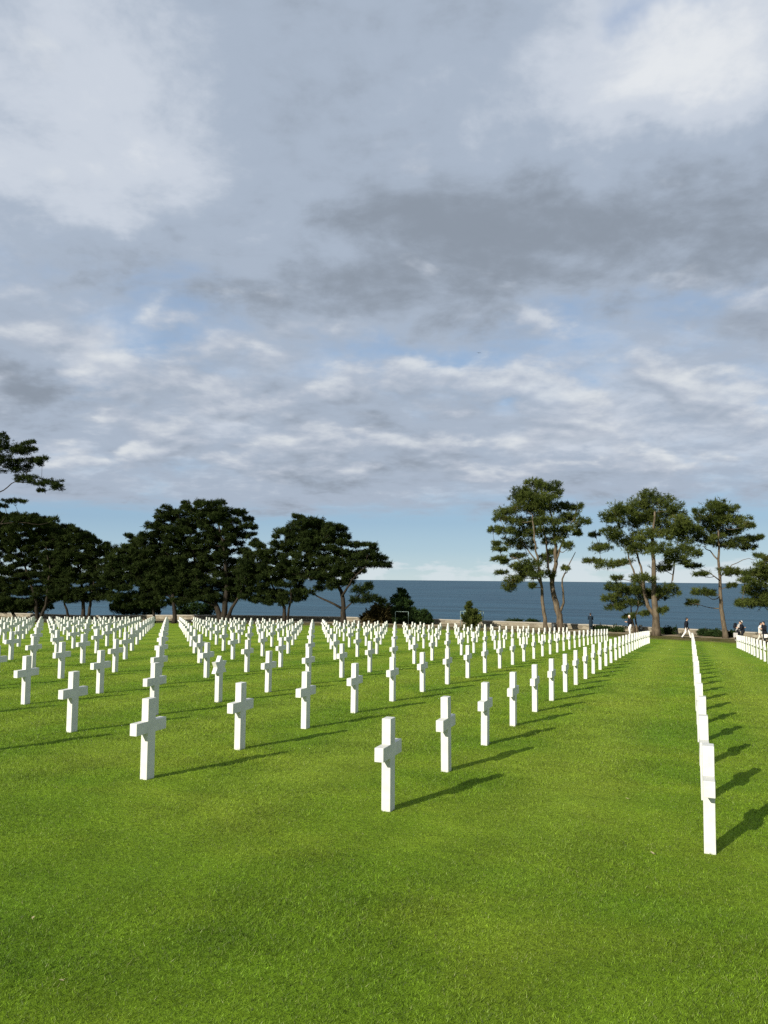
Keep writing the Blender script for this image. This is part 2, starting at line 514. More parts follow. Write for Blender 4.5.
    hv = g.n('ShaderNodeCombineXYZ'); g.L(az, hv.inputs[0]); g.L(g.math('MULTIPLY', e, 3.2), hv.inputs[1])
    hn = g.noise(g.vec('ADD', hv.outputs[0], (1.37, 0.2, 0)), 13.0, 5, 0.6)[0]
    hc = g.math('ADD', hn, g.ramp(g.math('MULTIPLY', e, 10.0), [(0.0, 0.18), (0.12, 0.18), (0.28, 0.0)]))
    hc = g.math('ADD', hc, g.smooth(az, -0.25, 0.35, -0.12, 0.04))
    hm = g.math('MULTIPLY', g.smooth(hc, 0.58, 0.70), g.smooth(e, 0.018, 0.032, 1.0, 0.0))
    clear = g.mix(g.math('MULTIPLY', hm, 0.75), clear, (6.8, 7.5, 7.9))
    final = g.mix(mask, clear, cc)
    final = g.mix(g.math('MULTIPLY', m2, 0.85), final, c2)
    g.L(final, bg.inputs['Color'])


build_world()
sun = bpy.data.lights.new('sun', 'SUN'); sun.energy = 5.0; sun.angle = R(0.53); sun.color = (1.0, 0.94, 0.82)
so = bpy.data.objects.new('sun', sun); COL.objects.link(so)
a = R(SUN_AZ); h = R(SUN_EL)
to_sun = Vector((math.sin(a) * math.cos(h), math.cos(a) * math.cos(h), math.sin(h)))
so.rotation_euler = (-to_sun).to_track_quat('-Z', 'Y').to_euler()
so.location = to_sun * 60

cam = bpy.data.cameras.new('camera'); cam.sensor_fit = 'VERTICAL'; cam.sensor_height = 36.0
cam.lens = F / 1024 * 36.0; cam.clip_start = 0.05; cam.clip_end = 40000
co = bpy.data.objects.new('camera', cam); COL.objects.link(co)
mw = Matrix((Vector(rt), Vector(up), Vector(-fw))).transposed().to_4x4()
mw.translation = Vector(CAM)
co.matrix_world = mw
SC.camera = co
SC.view_settings.view_transform = 'Standard'; SC.view_settings.look = 'None'
SC.view_settings.exposure = 0.4; SC.view_settings.gamma = 1.0; SC.view_settings.use_curve_mapping = False
SC.cycles.max_bounces = 6; SC.cycles.transparent_max_bounces = 6
SC.cycles.use_denoising = False


# ------------------------------------------------------------------ ground, path, sea
def build_ground():
    xs = np.concatenate([np.linspace(-600, -120, 9)[:-1], np.linspace(-120, 60, 181), np.linspace(60, 500, 9)[1:]])
    ys = np.concatenate([np.linspace(-500, -20, 9)[:-1], np.linspace(-20, 96, 233), np.linspace(96, 128, 17)[1:]])
    X, Y = np.meshgrid(xs, ys)
    Z = ground_z(X, Y)
    v = np.stack([X, Y, Z], -1).reshape(-1, 3)
    nx, ny = len(xs), len(ys)
    i = np.arange(ny - 1)[:, None] * nx + np.arange(nx - 1)[None, :]
    f = np.stack([i, i + 1, i + 1 + nx, i + nx], -1).reshape(-1, 4)
    prop(link_mesh('lawn', np_mesh('lawn', v, f, 4, smooth=True), M['lawn']), kind='structure')
    # worn gravel path along the foot of the wall
    s = Shape(); px = np.linspace(-110, 45, 156)
    vs = []
    for x in px:
        w = 0.25 * math.sin(x * 0.21) + 0.12 * math.sin(x * 0.9)
        for k, y in enumerate((72.2 + w, 73.0, 74.0, 75.0)):
            vs.append((x, y, gz(x, y) + 0.008))
    fs = [(4 * q + k, 4 * (q + 1) + k, 4 * (q + 1) + k + 1, 4 * q + k + 1) for q in range(len(px) - 1) for k in range(3)]
    s.add(vs, fs)
    prop(s.build('path', M['path'], smooth=True), kind='structure')
    # sea: rings out to the visible horizon
    rad = [0, 120, 300, 700, 1500, 3000, 6000, 9000, 12200]; n = 160
    vs = [(0, 0, -46.0)]; fs = []
    for r in rad[1:]:
        for k in range(n):
            c = 2 * PI * k / n; vs.append((r * math.cos(c), r * math.sin(c), -46.0))
    for k in range(n): fs.append((0, 1 + k, 1 + (k + 1) % n))
    for q in range(len(rad) - 2):
        for k in range(n):
            k2 = (k + 1) % n; b0 = 1 + q * n; b1 = b0 + n
            fs.append((b0 + k, b1 + k, b1 + k2, b0 + k2))
    s = Shape(); s.add(vs, fs)
    prop(s.build('sea', M['sea']), kind='structure')


build_ground()


def build_grass():
    def sample(r0, r1, rho, n_pow):
        # density rho * (r0/r)^n_pow
        ang = 0.80
        if n_pow == 2:
            n = int(rho * r0 * r0 * 2 * ang * math.log(r1 / r0)); r = r0 * np.exp(RNG.random(n) * math.log(r1 / r0))
        else:
            n = int(rho * ang * (r1 * r1 - r0 * r0)); r = np.sqrt(r0 * r0 + RNG.random(n) * (r1 * r1 - r0 * r0))
        t = (RNG.random(n) * 2 - 1) * ang
        return r, t
    ra, ta = sample(2.6, 5.0, 17000, 0)
    rb, tb = sample(5.0, 34.0, 17000, 2)
    r = np.concatenate([ra, rb]); t = np.concatenate([ta, tb])
    x = r * np.sin(t - YAW); y = r * np.cos(t - YAW)
    # tufty growth
    n = len(r)
    z = ground_z(x, y) - 0.004
    sc = np.maximum(1.0, r / 7.0) ** 0.75
    hgt = (0.007 + 0.019 * RNG.random(n) ** 1.4) * (1 + 0.25 * np.sin(x * 2.1) * np.sin(y * 1.7)) * np.minimum(sc, 1.6)
    wid = (0.0013 + 0.0013 * RNG.random(n)) * sc
    az = RNG.random(n) * 2 * PI
    lean = (0.1 + 1.4 * RNG.random(n)) * hgt
    la = RNG.random(n) * 2 * PI
    bx = np.cos(az) * wid; by = np.sin(az) * wid
    v = np.empty((n, 3, 3), np.float32)
    v[:, 0] = np.stack([x - bx, y - by, z], -1)
    v[:, 1] = np.stack([x + bx, y + by, z], -1)
    v[:, 2] = np.stack([x + np.cos(la) * lean, y + np.sin(la) * lean, z + hgt], -1)
    me = np_mesh('grass', v.reshape(-1, 3), np.arange(3 * n).reshape(-1, 3), 3, face_attr=RNG.random(n))
    prop(link_mesh('grass', me, M['blade']), 'short mown green grass blades covering the cemetery lawn', 'grass', kind='stuff')


build_grass()


# ------------------------------------------------------------------ grave crosses
def outline_mesh(name, outline, th, bev=0.005):
    """outline in (y, z), extruded to thickness th along x, edges softened"""
    bm = bmesh.new()
    a = [bm.verts.new((-th / 2, y, z)) for y, z in outline]
    b = [bm.verts.new((th / 2, y, z)) for y, z in outline]
    n = len(outline)
    bm.faces.new(a[::-1]); bm.faces.new(b)
    for i in range(n):
        j = (i + 1) % n
        bm.faces.new((a[i], a[j], b[j], b[i]))
    bmesh.ops.recalc_face_normals(bm, faces=bm.faces[:])
    bmesh.ops.bevel(bm, geom=bm.edges[:], offset=bev, segments=2, affect='EDGES', profile=0.6)
    me = bpy.data.meshes.new(name); bm.to_mesh(me); bm.free()
    return me


HW, HT = 0.063, 0.089          # shaft half width along the row, thickness across it
CROSS = [(-HW, -0.12), (HW, -0.12), (HW, 0.488), (0.245, 0.488), (0.245, 0.615), (HW, 0.615), (HW, 0.85), (-HW, 0.85), (-HW, 0.615), (-0.245, 0.615), (-0.245, 0.488), (-HW, 0.488)]
cross_me = outline_mesh('grave_cross', CROSS, HT)
cross_me.materials.append(M['marble'])
ro, ri = 0.212, 0.212 / math.sqrt(3)
star_pts = []
for k in range(12):
    a_ = PI / 2 + k * PI / 6
    rr = ro if k % 2 == 0 else ri
    star_pts.append((rr * math.cos(a_), 0.645 + rr * math.sin(a_)))
lowest = max(range(12), key=lambda k: -star_pts[k][1])
STAR = []
for k in range(12):
    q = star_pts[k]
    if k == lowest:
        zc = 0.645 - 0.155
        STAR += [(-HW, zc), (-HW, -0.12), (HW, -0.12), (HW, zc)]
    else:
        STAR.append(q)
star_me = outline_mesh('star_headstone', STAR, HT)
star_me.materials.append(M['marble'])

ORD = ['zeroth', 'first', 'second', 'third', 'fourth', 'fifth', 'sixth', 'seventh', 'eighth', 'ninth', 'tenth', 'eleventh', 'twelfth', 'thirteenth',
       'fourteenth', 'fifteenth', 'sixteenth', 'seventeenth', 'eighteenth', 'nineteenth', 'twentieth', 'twenty-first', 'twenty-second',
       'twenty-third', 'twenty-fourth', 'twenty-fifth', 'twenty-sixth', 'twenty-seventh', 'twenty-eighth']


def grave(i, j):
    x = GX0 - i * SPI; y = GY0 + j * SPJ + i * SKEW + HW
    return x, y, gz(x, y)


cand = []
for i in range(-1, 26):
    for j in range(0, 28):
        x, y, z = grave(i, j)
        u0, v0, c = project(x, y, z)
        if c < 1: continue
        u1, v1, _ = project(x, y, z + 0.85)
        half = 0.27 / c * F * 0.9
        if u0 + half < -2 or u0 - half > 770: continue
        cand.append((v0 - v1, i, j, x, y, z))
cand.sort(reverse=True)
solo = {(q[1], q[2]) for q in cand[:300]}
rest = cand[300:]
rows = {}
for q in cand: rows.setdefault(q[1], []).append(q[2])
row_order = sorted(rows)                       # from the right of the photo to the left
GR = 'white marble headstones standing in rows on the lawn'
rj = random.Random(5)


def set_grave(o, i, j):
    x, y, z = grave(i, j)
    o.location = (x + rj.uniform(-.006, .006), y + rj.uniform(-.01, .01), z)
    o.rotation_euler = (R(rj.uniform(-.35, .35)), R(rj.uniform(-.45, .45)), R(rj.uniform(-.9, .9)))


proto = None
for _, i, j, x, y, z in sorted(cand[:300], key=lambda q: (q[1], q[2])):
    if (i, j) == (3, 3):
        o = link_mesh('star_headstone', star_me)
        set_grave(o, i, j)
        prop(o, 'white marble headstone topped by a Star of David among the crosses', 'headstone', GR)
        continue
    if proto is None:
        o = proto = link_mesh('grave_cross', cross_me)
    else:
        o = proto.copy(); COL.objects.link(o)
    set_grave(o, i, j)
    k = sorted(rows[i]).index(j) + 1; rn = row_order.index(i) + 1
    if i == 0:
        lab = 'white marble cross, %s from the front in the edge-on row along the open grass lane' % ORD[k]
    elif rn == 1:
        lab = 'white marble cross, %s from the front in the short row by the right edge' % ORD[k]
    else:
        lab = 'white marble cross, %s from the front in the %s row from the right' % (ORD[k], ORD[rn])
    prop(o, lab, 'grave cross', GR)
for i in range(3, 9):                          # their shadows fall into the picture from the left
    j = min(rows[i]) - 1
    if j < 0: continue
    o = proto.copy(); COL.objects.link(o); set_grave(o, i, j)
    prop(o, 'white marble cross just beyond the left edge in the %s row from the right' % ORD[row_order.index(i) + 1], 'grave cross', GR)
vs = []; fs = []
for _, i, j, x, y, z in rest:
    s = Shape()
    bev = [(-HW, -0.1), (HW, -0.1), (HW, 0.488), (0.245, 0.488), (0.245, 0.615), (HW, 0.615), (HW, 0.85), (-HW, 0.85), (-HW, 0.615), (-0.245, 0.615), (-0.245, 0.488), (-HW, 0.488)]
    b = len(vs)
    vs += [(x - HT / 2, y + a_, z + c_) for a_, c_ in bev] + [(x + HT / 2, y + a_, z + c_) for a_, c_ in bev]
    n = 12
    fs.append(tuple(b + q for q in range(n))[::-1]); fs.append(tuple(b + n + q for q in range(n)))
    for q in range(n):
        q2 = (q + 1) % n; fs.append((b + q, b + q2, b + n + q2, b + n + q))
s = Shape(); s.add(vs, fs)
prop(s.build('distant_crosses', M['marble']), 'small white crosses massed at the far left end of the lawn before the wall', 'grave crosses', kind='stuff')


# ------------------------------------------------------------------ trees and shrubs
def needles(pads, rng, tuft_per=95, blade=0.34, width=0.055, per=6, up_bias=0.45):
    """pads: (x, y, z, rx, rz). Tufts of short needle blades, denser towards the outside of every pad"""
    V = []; T = []
    more = []
    for (x, y, z, rx, rz) in pads:                    # smaller sprays break up every pad's rim
        for _ in range(8):
            a_ = rng.random() * 2 * PI; k_ = 0.20 + 0.24 * rng.random()
            more.append((x + rx * .92 * math.cos(a_), y + rx * .92 * math.sin(a_), z + rz * rng.uniform(-.7, .6), rx * k_, rz * k_ * 1.1))
    for (x, y, z, rx, rz) in [(q[0], q[1], q[2], q[3] * .90, q[4] * .90) for q in pads] + more:
        n = max(12, int(tuft_per * 1.35 * (rx / 1.0) ** 1.3 * (0.35 + rz / 0.9)))
        d = rng.normal(size=(n, 3)); d /= np.linalg.norm(d, axis=1)[:, None]
        rr = rng.random(n) ** 0.55 * (1 + 0.13 * rng.normal(size=n))
        lump = 1 + 0.28 * np.sin(d[:, 0] * 5 + x * 3) * np.sin(d[:, 2] * 4 + z * 2 + d[:, 1] * 5)
        c = d * (rr * lump)[:, None] * np.array([rx, rx * 0.95, rz]) + np.array([x, y, z])
        base = np.clip(0.45 + 0.20 * rng.normal(), 0.05, 0.9)
        k = per
        dirs = rng.normal(size=(n, k, 3)) * 0.75 + (d * np.array([0.9, 0.9, 0.6]))[:, None, :] + np.array([0, 0, up_bias])
        dirs /= np.linalg.norm(dirs, axis=2)[:, :, None]
        ln = blade * (0.6 + 0.7 * rng.random((n, k)))
        side = np.cross(dirs, rng.normal(size=(n, k, 3))); side /= np.linalg.norm(side, axis=2)[:, :, None] + 1e-9
        w = width * (0.7 + 0.7 * rng.random((n, k)))
        c0 = c[:, None, :] + rng.normal(size=(n, k, 3)) * 0.05
        q = np.empty((n, k, 3, 3))
        q[:, :, 0] = c0 - side * w[..., None]; q[:, :, 1] = c0 + side * w[..., None]
        q[:, :, 2] = c0 + dirs * ln[..., None]
        V.append(q.reshape(-1, 3))
        T.append(np.clip(base + 0.16 * rng.normal(size=n * k), 0, 1))
    V = np.concatenate(V); T = np.concatenate(T)
    return V, T


def tree(name, label, base, stems, pads, leaf, bark, rng_seed, group=None, tuft_per=95, cat='tree', blade=0.26, width=0.026, limb_r=0.045, parts=('trunk', 'crown')):
    """stems: list of ([(x,y,z)...], r0, r1); pads: world ellipsoids; everything stored relative to the tree's foot"""
    rng = np.random.default_rng(rng_seed)
    base = np.asarray(base, float)
    root = empty(name, base)
    prop(root, label, cat, group)
    sh = Shape(); nodes = []
    for pts, r0, r1 in stems:
        pts = [np.asarray(q, float) for q in pts]
        dense = []
        for a_, b_ in zip(pts[:-1], pts[1:]):
            m = max(2, int(np.linalg.norm(b_ - a_) / 0.5))
            for q in range(m): dense.append(a_ + (b_ - a_) * q / m)
        dense.append(pts[-1])
        dense = [q + rng.normal(size=3) * 0.035 * (0 < k < len(dense) - 1) for k, q in enumerate(dense)]
        rad = [r0 + (r1 - r0) * (k / (len(dense) - 1)) ** 0.8 for k in range(len(dense))]
        if abs(dense[0][2] - base[2]) < 0.5:        # root flare
            rad[0] *= 1.35; rad[1 if len(rad) > 1 else 0] *= 1.08
            dense[0] = dense[0] - np.array([0, 0, 0.15])
        sh.tube([q - base for q in dense], rad, 8)
        nodes += [(q, r) for q, r in zip(dense[1:], rad[1:])]
    order = sorted(pads, key=lambda q: min(np.linalg.norm(np.array(q[:3]) - nd[0]) for nd in nodes))
    for q in order:
        c = np.array(q[:3])
        best = min(nodes, key=lambda nd: np.linalg.norm((c - nd[0])) + 1.4 * max(0.0, nd[0][2] - c[2] + 0.1) + (0 if nd[1] > 0.03 else 0.4))
        s_ = best[0]; dist = np.linalg.norm(c - s_)
        if dist < 0.25: continue
        m = max(3, int(dist / 0.45))
        bend = rng.normal(size=3) * 0.10 * dist; bend[2] = -abs(bend[2]) * 0.8
        line = [s_ + (c - s_) * (k / m) + bend * math.sin(PI * k / m) for k in range(m + 1)]
        r0 = min(best[1] * 0.75, limb_r * (0.55 + 0.28 * dist)); r0 = max(r0, 0.022)
        rad = [r0 + (0.014 - r0) * (k / m) for k in range(m + 1)]
        sh.tube([p - base for p in line], rad, 5)
        nodes += [(p, r) for p, r in zip(line[1:], rad[1:])]
        for _ in range(3):                           # twigs inside the pad
            e_ = c + rng.normal(size=3) * np.array([q[3] * .5, q[3] * .5, q[4] * .4])
            sh.tube([line[-2] - base, (line[-2] + e_) / 2 - base + rng.normal(size=3) * .05, e_ - base], [0.02, 0.014, 0.008], 4)
    sh.build(parts[0], bark, root, smooth=True)
    V, T = needles(pads, rng, tuft_per, blade, width)
    me = np_mesh(parts[1], V - base, np.arange(len(V)).reshape(-1, 3), 3, face_attr=T)
    link_mesh(parts[1], me, leaf, root)
    return root


def poly_pads(poly, Y, seed, depth, r=(0.75, 1.15), step=0.95, flat=0.62):
    """fills the silhouette surveyed for a dense crown with pads through its whole depth"""
    rng = np.random.default_rng(seed)
    pts = [at_y(px, py, Y) for px, py in poly]
    s = [(np.hypot(*(q - CAM)[:2]), q) for q in pts]
    mid = np.mean(pts, axis=0)
    ax = np.array([math.cos(YAW), math.sin(YAW), 0]); dp = np.array([-math.sin(YAW), math.cos(YAW), 0])
    uv = np.array([((q - mid) @ ax, q[2]) for q in pts])
    n = len(uv)

    def inside(u, v):
        c = False
        for i in range(n):
            (x1, y1), (x2, y2) = uv[i], uv[(i + 1) % n]
            if (y1 > v) != (y2 > v) and u < (x2 - x1) * (v - y1) / (y2 - y1) + x1: c = not c
        return c
    out = []
    u0, v0 = uv.min(0); u1, v1 = uv.max(0)
    tries = 0
    while tries < 2600:
        tries += 1
        u = rng.uniform(u0, u1); v = rng.uniform(v0, v1)
        if not inside(u, v): continue
        ru = rng.uniform(*r)
        edge = min(math.hypot(u - a_, v - b_) for a_, b_ in uv)
        # keep pads inside the outline
        if not (inside(u - ru * .6, v) and inside(u + ru * .6, v)):
            ru *= 0.55
            if not (inside(u - ru * .5, v) and inside(u + ru * .5, v)): continue
        if rng.random() < 0.10 + 0.25 * (v < v0 + 0.55 * (v1 - v0)): continue
        w = max(0.12, 1 - ((u - (u0 + u1) / 2) / ((u1 - u0) / 2)) ** 2)
        t = rng.uniform(-1, 1) * depth * math.sqrt(w)
        q = mid + ax * u + dp * t
        q = np.array([q[0], q[1], v])
        if any((abs(q - np.array(o[:3])) < np.array([step, step, step * .62])).all() for o in out): continue
        out.append((*q, ru, ru * flat))
    return out


def list_pads(items, u0, v0, sc, Y, seed, depth, grow=0.96):
    """surveyed needle pads of an open pine, each given its own place in the depth of the crown"""
    rng = np.random.default_rng(seed)
    out = []
    dp = np.array([-math.sin(YAW), math.cos(YAW), 0])
    for u, v, ru, rv in items:
        q = at_y(u0 + u / sc, v0 + v / sc, Y)
        c = (q - CAM) @ fw
        m = c / F / sc
        t = rng.uniform(-1, 1) * depth
        k = 1 + t / c
        q = CAM + (q - CAM) * k
        out.append((*q, ru * m * grow, max(rv * m * grow * 1.15, 0.18)))
    return out


def stem(pts, u0, v0, sc, Y, r0, r1, seed=0, wob=0.0):
    rng = np.random.default_rng(seed)
    out = []
    for k, (u, v) in enumerate(pts):
        q = at_y(u0 + u / sc, v0 + v / sc, Y + (rng.normal() * wob if k else 0))
        out.append(q)
    return (out, r0, r1)


def ground_stem(base, s):
    s[0][0] = np.asarray(base, float)
    return s


PINES = 'tall pines beside the sea wall'
# --- two pines sharing a crown right of centre
Z1 = (470, 470, 5.12)
YA = 71.5
fa = foot(546, YA)
padsA = [(180, 215, 50, 30), (260, 190, 60, 35), (240, 150, 40, 25), (150, 240, 30, 20), (220, 260, 60, 30), (310, 270, 60, 35), (120, 305, 30, 15), (180, 310, 50, 20), (260, 320, 60, 30),
         (130, 375, 25, 12), (150, 405, 35, 12), (220, 370, 50, 30), (290, 380, 50, 30), (150, 455, 35, 15), (250, 440, 40, 15), (180, 470, 20, 8), (250, 490, 40, 20),
         (320, 480, 50, 30), (160, 525, 30, 8), (290, 510, 60, 25), (220, 560, 45, 22), (250, 540, 40, 25), (200, 600, 40, 20), (330, 540, 40, 20), (320, 590, 20, 12), (260, 110, 45, 30), (300, 140, 50, 30)]
tree('pine_tree', 'slender leaning pine trunk with clumped foliage, left of its thicker neighbour', fa,
     [ground_stem(fa, stem([(390, 800), (375, 700), (368, 600), (350, 480), (330, 350), (320, 230)], *Z1, YA, 0.20, 0.05, 1, .3)),
      stem([(366, 590), (330, 520), (270, 470), (200, 440)], *Z1, YA, 0.09, 0.03, 2, .4), stem([(350, 480), (290, 400), (240, 330)], *Z1, YA, 0.08, 0.03, 3, .4)],
     list_pads(padsA, *Z1, YA, 21, 2.2), M['needles'], M['bark'], 31, PINES, 120)
YB = 73.0
fb = foot(560, YB)
padsB = [(330, 70, 50, 30), (400, 90, 60, 30), (380, 140, 60, 40), (440, 110, 30, 30), (340, 210, 70, 40), (440, 190, 50, 35), (500, 190, 40, 25), (550, 195, 30, 25), (400, 260, 60, 30),
         (480, 250, 40, 30), (520, 240, 40, 25), (580, 260, 35, 20), (350, 320, 60, 30), (450, 310, 50, 25), (520, 300, 40, 20), (400, 360, 30, 20), (460, 350, 40, 25), (510, 390, 30, 20),
         (550, 325, 20, 12), (400, 450, 40, 30), (390, 530, 40, 30), (490, 500, 15, 8), (300, 120, 45, 30), (360, 170, 50, 30), (420, 420, 25, 15)]
tree('pine_tree', 'pine with a thick forked trunk and the tallest crown right of centre', fb,
     [ground_stem(fb, stem([(460, 800), (455, 740), (430, 650), (420, 580), (440, 450), (430, 300), (400, 150)], *Z1, YB, 0.33, 0.06, 4, .3)),
      stem([(457, 735), (480, 680), (478, 620), (470, 560), (500, 500), (540, 420)], *Z1, YB, 0.14, 0.03, 5, .3),
      stem([(420, 585), (400, 500), (395, 400), (365, 250)], *Z1, YB, 0.14, 0.04, 6, .4),
      stem([(440, 470), (470, 380), (500, 300), (540, 240)], *Z1, YB, 0.11, 0.03, 7, .4)],
     list_pads(padsB, *Z1, YB, 22, 2.4), M['needles'], M['bark'], 32, PINES, 120)
# --- the big spreading pine
Z2 = (580, 480, 4.085)
YC = 72.0
fc = foot(655.5, YC)
padsC = [(310, 80, 60, 40), (240, 100, 60, 40), (170, 130, 60, 40), (120, 150, 40, 25), (380, 120, 50, 40), (300, 150, 80, 40), (400, 170, 50, 35), (130, 210, 50, 25), (80, 275, 50, 22), (180, 250, 60, 28),
         (280, 220, 70, 30), (260, 280, 60, 28), (330, 280, 40, 25), (410, 230, 50, 30), (440, 290, 50, 32), (400, 320, 50, 25), (120, 345, 55, 16), (60, 330, 40, 10), (180, 335, 30, 13), (330, 360, 40, 16),
         (260, 400, 40, 18), (150, 400, 20, 8), (350, 450, 50, 28), (300, 470, 50, 22), (240, 460, 40, 22), (340, 530, 15, 14), (370, 200, 60, 30), (440, 190, 40, 28), (220, 165, 60, 36), (60, 222, 20, 9)]
tree('pine_tree', 'broad pine with layered foliage and thick pale trunk at the lawn edge', fc,
     [ground_stem(fc, stem([(312, 632), (310, 560), (302, 480), (300, 380), (296, 260), (305, 130)], *Z2, YC, 0.36, 0.07, 8, .3)),
      stem([(308, 560), (280, 520), (262, 460), (255, 380), (235, 310), (215, 240)], *Z2, YC, 0.20, 0.05, 9, .4),
      stem([(258, 440), (225, 390), (200, 320), (190, 240)], *Z2, YC, 0.12, 0.03, 10, .4),
      stem([(304, 500), (345, 470), (380, 410), (385, 340), (400, 260)], *Z2, YC, 0.12, 0.03, 11, .4)],
     list_pads(padsC, *Z2, YC, 23, 2.8), M['needles'], M['bark'], 33, PINES, 130)
# --- the single straight pine on the right
YD = 73.2
fd = foot(724.5, YD)
padsD = [(540, 110, 50, 25), (600, 120, 45, 25), (530, 150, 50, 25), (650, 170, 45, 25), (580, 170, 60, 30), (520, 190, 50, 25), (610, 210, 50, 25), (690, 185, 20, 10), (560, 230, 50, 25), (640, 250, 50, 22),
         (700, 240, 35, 15), (510, 250, 40, 20), (690, 275, 30, 12), (730, 310, 15, 7), (600, 265, 40, 18), (460, 350, 30, 12), (490, 385, 30, 8), (610, 370, 35, 15), (640, 380, 40, 12), (500, 455, 40, 14),
         (460, 500, 22, 10), (620, 430, 15, 8), (530, 460, 20, 9), (478, 215, 36, 24), (484, 130, 18, 14), (735, 232, 12, 8), (560, 100, 30, 20)]
tree('pine_tree', 'lone pine with one straight bare trunk and rounded crown behind the walkers', fd,
     [ground_stem(fd, stem([(590, 622), (575, 500), (570, 400), (568, 300), (565, 220), (562, 130)], *Z2, YD, 0.23, 0.05, 12, .15)),
      stem([(568, 330), (530, 290), (500, 270)], *Z2, YD, 0.07, 0.025, 13, .4), stem([(570, 400), (620, 345), (690, 320)], *Z2, YD, 0.06, 0.02, 14, .3),
      stem([(570, 410), (530, 380), (480, 360)], *Z2, YD, 0.06, 0.02, 15, .3)],
     list_pads(padsD, *Z2, YD, 24, 2.3), M['needles'], M['bark'], 34, PINES, 120)
# --- small tree beneath the broad pine
YE = 74.0
fe = foot(633.5, YE)
padsE = [(150, 440, 40, 18), (130, 480, 40, 22), (180, 500, 40, 22), (230, 440, 40, 22), (150, 518, 38, 9), (200, 555, 25, 9), (240, 500, 30, 16), (190, 460, 35, 20), (262, 545, 18, 9)]
tree('small_pine', 'small bushy pine with thin twin stems under the broad pine', fe,
     [ground_stem(fe, stem([(218, 604), (212, 560), (205, 510), (185, 450)], *Z2, YE, 0.11, 0.03, 16, .2)), ground_stem(fe + np.array([.25, 0, 0]), stem([(226, 604), (228, 550), (240, 500), (235, 450)], *Z2, YE, 0.09, 0.03, 17, .2))],
     list_pads(padsE, *Z2, YE, 25, 1.4), M['needles'], M['bark'], 35, None, 120)
# --- pine cut by the right edge
YF = 70.0
ff = foot(806, YF)
padsF = [(700, 380, 40, 18), (740, 360, 40, 28), (680, 408, 30, 12), (765, 400, 60, 36), (720, 450, 50, 22), (700, 503, 50, 17), (760, 505, 60, 22), (660, 503, 20, 10), (740, 480, 40, 22), (768, 322, 12, 10),
         (800, 380, 80, 50), (850, 420, 80, 60), (830, 490, 80, 40), (910, 450, 70, 50), (870, 340, 70, 40), (950, 400, 60, 40), (960, 480, 60, 30), (900, 290, 60, 35), (1000, 450, 50, 30)]
tree('pine_tree', 'low spreading pine branches reaching in at the right edge', ff,
     [ground_stem(ff, stem([(923, 640), (915, 540), (900, 440), (890, 330)], *Z2, YF, 0.28, 0.06, 18, .2)), stem([(912, 520), (840, 490), (760, 500), (700, 505)], *Z2, YF, 0.11, 0.03, 19, .4),
      stem([(905, 470), (840, 420), (760, 400), (700, 390)], *Z2, YF, 0.1, 0.03, 20, .4)],
     list_pads(padsF, *Z2, YF, 26, 2.2), M['needles'], M['bark'], 36, PINES, 125)

# --- dark wind-bent trees on the left
DARK = 'dark evergreen trees along the wall on the left'
I1 = (0, 0, 1.0)
YG = 72.0


def dark_tree(label, px, Y, poly, stems, seed, depth=3.0, extra=(), r=(0.40, 0.72), tuft=150, step=0.85):
    Y -= 2.2
    f = foot(px, Y)
    pads = poly_pads(poly, Y, seed, depth * 0.6, r=r, step=step) + list(extra)
    sl = []
    for k, (pts, r0, r1) in enumerate(stems):
        s_ = stem(pts, *I1, Y, r0, r1, seed + k, .35)
        if pts[0][1] > 611: ground_stem(f + np.array([(pts[0][0] - px) * 0.1, 0, 0]), s_)
        sl.append(s_)
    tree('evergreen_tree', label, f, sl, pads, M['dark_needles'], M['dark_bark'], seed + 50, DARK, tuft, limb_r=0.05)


# tall pine cut by the left edge
f0 = foot(-38, 66.0)
Z0 = (0, 420, 3.84)
pads0 = [(0, 100, 25, 50), (40, 110, 40, 18), (100, 110, 50, 20), (160, 150, 25, 12), (120, 160, 40, 16), (60, 185, 50, 20), (100, 222, 40, 15), (10, 150, 30, 25), (140, 242, 30, 10), (203, 240, 35, 14), (160, 270, 15, 6),
         (50, 310, 40, 8), (10, 330, 20, 8), (217, 258, 22, 11), (60, 160, 30, 12), (15, 60, 15, 14), (70, 385, 45, 20), (120, 375, 40, 16), (150, 400, 50, 14), (205, 382, 20, 14), (20, 420, 20, 12), (80, 420, 40, 12), (118, 85, 14, 8),
         (-60, 60, 60, 30), (-120, 20, 70, 40), (-200, 60, 80, 40), (-140, 110, 70, 30), (-60, 150, 50, 30), (-240, 140, 70, 35), (-290, 100, 60, 35), (-300, 200, 60, 30), (-180, 200, 60, 30), (-60, 260, 40, 20), (-260, 280, 60, 30), (-160, 330, 50, 20)]
tree('pine_tree', 'tall open pine whose high branches reach in at the left edge', f0,
     [ground_stem(f0, stem([(-146, 735), (-150, 600), (-135, 430), (-140, 260), (-150, 90)], *Z0, 66.0, 0.36, 0.07, 60, .2)),
      stem([(-138, 400), (-60, 320), (0, 278), (60, 238), (110, 195)], *Z0, 66.0, 0.14, 0.03, 61, .3),
      stem([(-136, 470), (-50, 430), (0, 400), (25, 365), (22, 330)], *Z0, 66.0, 0.12, 0.03, 62, .3),
      stem([(60, 238), (140, 240), (215, 250)], *Z0, 66.0, 0.06, 0.02, 63, .2), stem([(0, 400), (70, 392), (150, 402)], *Z0, 66.0, 0.07, 0.02, 64, .2)],
     list_pads(pads0, *Z0, 66.0, 65, 2.4), M['dark_needles'], M['dark_bark'], 66, DARK, 130)

